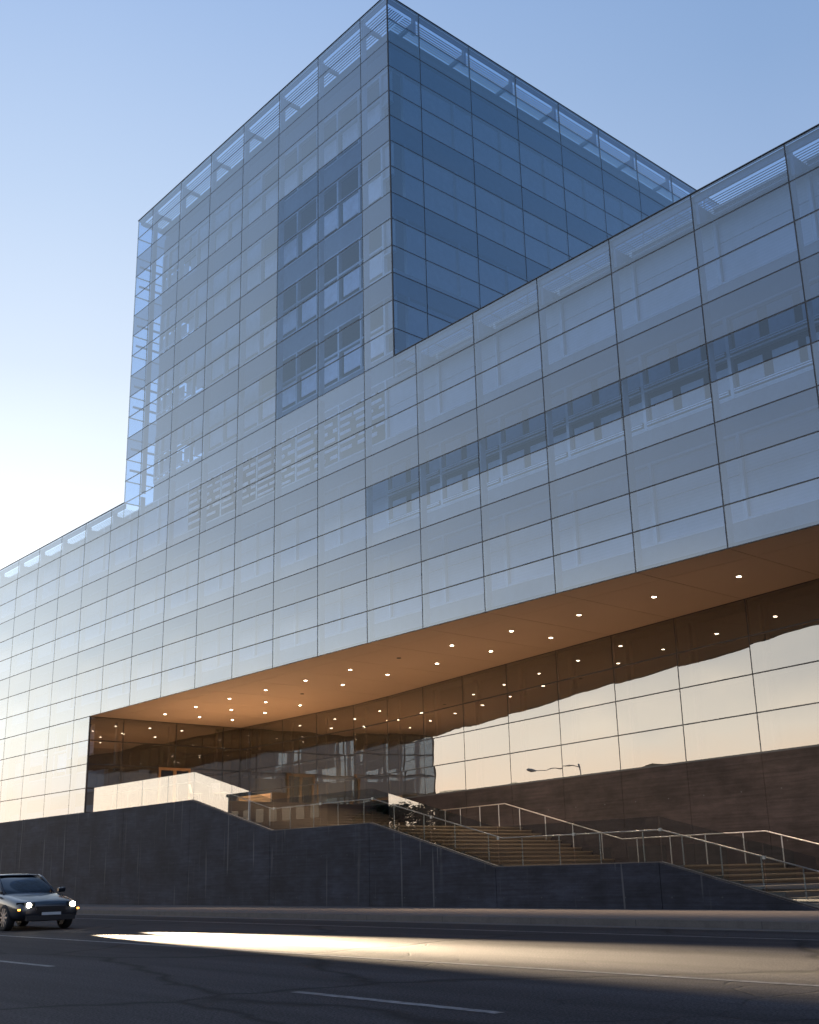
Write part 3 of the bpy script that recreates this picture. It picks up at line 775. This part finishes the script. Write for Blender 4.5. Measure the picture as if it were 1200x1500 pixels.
for x in (1.42, -1.38):
    for s in (-1, 1):
        y = s * .80
        if w0 is None:
            w0 = link('wheel', None, car, (x, y, .33))
            m = MB(); pr = [(-.10, .24), (-.105, .29), (-.095, .32), (-.06, .33), (.06, .33), (.095, .32), (.105, .29), (.10, .24)]; n = 28
            for k in range(n):
                t = 2 * math.pi * k / n
                for yy, rr in pr: m.v.append((rr * math.cos(t), yy, rr * math.sin(t)))
            for k in range(n):
                for j in range(len(pr) - 1):
                    a = k * len(pr) + j; b = ((k + 1) % n) * len(pr) + j; m.f.append((a, a + 1, b + 1, b)); m.m.append(0); m.sm.append(True)
            ty = m.build('tyre', M['rubber'], w0)
            m = MB(); m.tube([(0, -.09, 0), (0, .09, 0)], .10, 20)
            for k in range(10):
                t = 2 * math.pi * k / 10; d = Vector((math.cos(t), 0, math.sin(t))); e = Vector((-math.sin(t), 0, math.cos(t)))
                for yy in (-.10, .08): m.obox(d * .05 + e * -.018 + Vector((0, yy, 0)), d * .19, e * .036, (0, .02, 0))
            m.tube([(0, -.06, 0), (0, .06, 0)], .24, 24); ri = m.build('rim', M['alloy'], w0)
        else:
            w = w0.copy(); COL.objects.link(w); w.location = (x, y, .33); w.parent = car
            for c in (ty, ri): q = c.copy(); COL.objects.link(q); q.parent = w
for s in (-1, 1):
    m = MB()
    for k in range(9):
        pass
    m.prism([(2.02, s * .82), (2.24, s * .70), (2.31, s * .50), (2.31, s * .44), (2.12, s * .46), (1.95, s * .70)], 'z', .57, .70); hl = m.build('headlight', M['carglass'], car)
    m = MB(); m.tube([(2.30, s * .60, .635), (2.325, s * .60, .635)], .062, 14); m.build('headlight_lens', M['headlamp'], hl)
    m = MB(); m.box(2.16, 2.20, s * .80 - .03, s * .80 + .03, .50, .54); m.build('indicator', M['amber'], car)
    m = MB(); m.prism([(-2.30, s * .40), (-2.34, s * .62), (-2.22, s * .79), (-2.15, s * .70)], 'z', .78, .90); m.build('tail_light', M['red'], car)
m = MB(); m.box(2.30, 2.33, -.40, .40, .46, .60)
for k in range(4): m.box(2.33, 2.34, -.40, .40, .475 + k * .032, .487 + k * .032)
m.build('grille', M['plastic'], car)
m = MB(); m.box(2.24, 2.35, -.66, .66, .25, .37); m.build('bumper', M['plastic'], car)
m = MB(); m.box(2.352, 2.36, -.26, .26, .38, .45); m.build('number_plate', M['plate'], car)
for s in (-1, 1):
    ld = bpy.data.lights.new('headlight_beam', 'SPOT'); ld.energy = 480000; ld.spot_size = R(15); ld.spot_blend = 1; ld.color = (1, .78, .52); ld.shadow_soft_size = .06
    lo = bpy.data.objects.new('headlight_beam', ld); COL.objects.link(lo); lo.location = (CARX + 2.36, CARY + s * .60, .64)
    lo.rotation_euler = (Vector((21, 0, -.64)).to_track_quat('-Z', 'Y')).to_euler()

# ------------------------------------------------------------------ across the street, behind the viewer: seen mirrored in the glass
sl = thing('street_lamp', (-63.2, -34, .15), 'tall steel street lamp with a long arm, seen mirrored in the rear glass wall', 'street lamp')
m = MB(); m.tube([(0, 0, 0), (0, 0, .4)], .22, 14); m.tube([(0, 0, .4), (0, 0, 11.6)], [.13, .08], 12); m.build('pole', M['steel'], sl)
m = MB(); m.tube([(0, 0, 11.2), (-.3, 2.2, 11.35), (-.5, 3.4, 10.95), (.9, 5.6, 10.9)], [.07, .06, .05, .05], 8); m.build('arm', M['steel'], sl)
m = MB(); m.tube([(.9, 5.5, 10.92), (1.0, 5.8, 10.95), (1.1, 6.3, 10.93), (1.15, 6.6, 10.9)], [.06, .17, .2, .08], 10); m.build('lamp_head', M['frame'], sl)

def pine(x, y, h, seed, label):
    rnd = random.Random(seed); o = thing('pine_tree', (x, y, -.05), label, 'tree', 'pines across the street')
    m = MB(); m.tube([(0, 0, 0), (.1, 0, h * .5), (0, .1, h * .96)], [.2, .13, .03], 8)
    lf = MB()
    for k in range(46):
        t = rnd.uniform(.22, 1); z = h * t; L = (1.05 - t) * h * .27 * rnd.uniform(.6, 1.15) + .25; a = rnd.uniform(0, 6.283)
        d = Vector((math.cos(a), math.sin(a), rnd.uniform(-.05, .35))); p0 = Vector((0, 0, z)); m.tube([p0, p0 + d * L], [.04, .012], 5)
        for q in range(26):
            s = rnd.uniform(.25, 1.05); p = p0 + d * (L * s) + Vector((rnd.gauss(0, .16), rnd.gauss(0, .16), rnd.gauss(.05, .13)))
            u = Vector((rnd.gauss(0, 1), rnd.gauss(0, 1), rnd.gauss(0, .6))).normalized() * rnd.uniform(.10, .24); v = u.cross(Vector((rnd.gauss(0, 1), rnd.gauss(0, 1), 1))).normalized() * .05
            lf.face([p - v, p + u, p + v, p - u * .4])
    m.build('trunk', M['bark'], o); lf.build('crown', M['leaf'], o); return o
pine(-51.6, -40, 7.9, 1, 'tallest dark pine across the street, mirrored beside the stair')
pine(-46.6, -41, 6.4, 2, 'shorter dark pine across the street, right of the tallest in the mirror image')
pine(-58.0, -47, 5.2, 3, 'low bushy pine across the street in front of the brick building')
pine(-65.0, -50, 6.3, 4, 'low dark pine across the street, beside the left end of the added brick mass')
pine(-71.0, -53, 5.6, 5, 'lowest dark pine across the street, between the brick building and the added brick mass')
low = pine(-63.5, -48, 6.4, 6, 'bushy pine in the low dark row across the street, mirrored in the balustrade'); low['group'] = 'low row of pines across the street'; low.scale = (2.3, 2.3, 1.15)
kids = list(low.children)
for k in range(1, 9):
    o = low.copy(); COL.objects.link(o); o.location = (-63.5 + k * 1.55, -48 - (k % 2) * .9, -.05); o.rotation_euler = (0, 0, k * 1.3); o.scale = (2.3, 2.3, 1.12 + .2 * ((k * 37) % 5) / 5)
    for ch in kids: c = ch.copy(); COL.objects.link(c); c.parent = o
bb = thing('brick_building', (-97, -65, -.05), 'plain brown brick block across the street, mirrored in the balustrade', 'building')
m = MB(); m.box(-11.5, 11.5, -5, 5, 0, 12.2); m.build('wall', M['brick'], bb)
m = MB(); m.box(-11.7, 11.7, -5.2, 5.2, 12.204, 12.6); m.build('parapet', M['kerb'], bb)
m = MB()
for zz in (1.2, 4.8, 8.4):
    for k in range(7): m.box(-10.6 + k * 3.1, -8.8 + k * 3.1, 4.9, 5.03, zz, zz + 1.8)
m.build('window', M['carglass'], bb)

lowb = thing('sky_blocking_mass', (-2, -62, -.05), 'long low dark brick mass added across the street to block the sky mirrored in the lower balustrade', 'building')  # added dark mass in place of trees, blocks sky reflected in the balustrade
m = MB(); m.box(-59.3, 34, -6, 6, 0, 8.2); m.build('wall', M['brick'], lowb)
m = MB(); m.box(-59.5, 34.2, -6.2, 6.2, 8.204, 8.5); m.build('parapet', M['kerb'], lowb)
for k in range(12):
    m = MB(); m.box(-40 + k * 6, -36 + k * 6, 5.9, 6.03, .1, 3.2); m.build('mass_door_panel', M['plastic'], lowb)

# ------------------------------------------------------------------ sky, sun and picture
SUN_AZ = R(-88); GLOW_AZ = R(-98)
wd = bpy.data.worlds.new('World'); sc.world = wd; wd.use_nodes = True
t = NT.__new__(NT); t.mat = None; t.t = wd.node_tree; t.n = t.t.nodes; t.l = t.t.links; t.n.clear()
out = t.n.new('ShaderNodeOutputWorld'); bg = t.n.new('ShaderNodeBackground'); t.l.new(bg.outputs[0], out.inputs[0])
tc = t.n.new('ShaderNodeTexCoord'); nrm = t.n.new('ShaderNodeVectorMath'); nrm.operation = 'NORMALIZE'; t.l.new(tc.outputs['Generated'], nrm.inputs[0])
sx = t.n.new('ShaderNodeSeparateXYZ'); t.l.new(nrm.outputs[0], sx.inputs[0])
zc = t.math('MAXIMUM', sx.outputs[2], 0)
dn = t.n.new('ShaderNodeVectorMath'); dn.operation = 'DOT_PRODUCT'; t.l.new(nrm.outputs[0], dn.inputs[0]); dn.inputs[1].default_value = (math.sin(GLOW_AZ), math.cos(GLOW_AZ), 0)
hl_ = t.math('SQRT', t.math('MAXIMUM', t.math('SUBTRACT', 1, t.math('MULTIPLY', sx.outputs[2], sx.outputs[2])), .02))
az = t.math('DIVIDE', dn.outputs['Value'], hl_)
K = 8.0
def sc3(c): return tuple(v * 1 for v in c)
sunw = t.ramp(zc, [(0, (0.8611, 0.6111, 0.4028)), (0.05, (0.9444, 0.7361, 0.5556)), (0.12, (0.8472, 0.7722, 0.6667)), (0.2, (0.5556, 0.5611, 0.5556)), (0.3, (0.3222, 0.3528, 0.3944)), (0.42, (0.2222, 0.2583, 0.3111)), (0.55, (0.1611, 0.2056, 0.2778)), (0.7, (0.1028, 0.1500, 0.2417)), (1, (0.0667, 0.1111, 0.2056))])
anti = t.ramp(zc, [(0, (0.1528, 0.1333, 0.1389)), (0.1, (0.1667, 0.1639, 0.1889)), (0.25, (0.1250, 0.1556, 0.2278)), (0.45, (0.0833, 0.1222, 0.2028)), (0.62, (0.0542, 0.0958, 0.1750)), (1, (0.0417, 0.0778, 0.1556))])
f = t.ramp(t.math('MULTIPLY', t.math('ADD', az, 1), .5), [(.25, 0), (.50, .15), (.67, .34), (.80, .66), (.86, .86), (.93, 1)])
grad = t.mix(f, anti, sunw)
nis = t.n.new('ShaderNodeTexSky'); nis.sky_type = 'NISHITA'; nis.sun_disc = False; nis.sun_elevation = R(1.5); nis.sun_rotation = SUN_AZ; nis.altitude = 200; nis.dust_density = 1.2
g8 = t.n.new('ShaderNodeVectorMath'); g8.operation = 'SCALE'; t.l.new(grad, g8.inputs[0]); g8.inputs['Scale'].default_value = 3.6 / .12
t.l.new(t.mix(.08, g8.outputs[0], nis.outputs[0]), bg.inputs[0]); bg.inputs[1].default_value = .12
sd = bpy.data.lights.new('sun', 'SUN'); sd.energy = .2; sd.angle = R(6); sd.color = (1, .72, .45)
so2 = bpy.data.objects.new('sun', sd); COL.objects.link(so2)
so2.rotation_euler = (-Vector((math.sin(SUN_AZ) * math.cos(R(2)), math.cos(SUN_AZ) * math.cos(R(2)), math.sin(R(2))))).to_track_quat('-Z', 'Y').to_euler()

sc.view_settings.view_transform = 'Standard'; sc.view_settings.look = 'None'; sc.view_settings.exposure = 0; sc.view_settings.gamma = 1
sc.render.engine = 'CYCLES'; cy = sc.cycles
cy.use_denoising = True; cy.max_bounces = 10; cy.transparent_max_bounces = 24; cy.glossy_bounces = 5; cy.diffuse_bounces = 3; cy.sample_clamp_indirect = 6; cy.caustics_reflective = False; cy.caustics_refractive = False
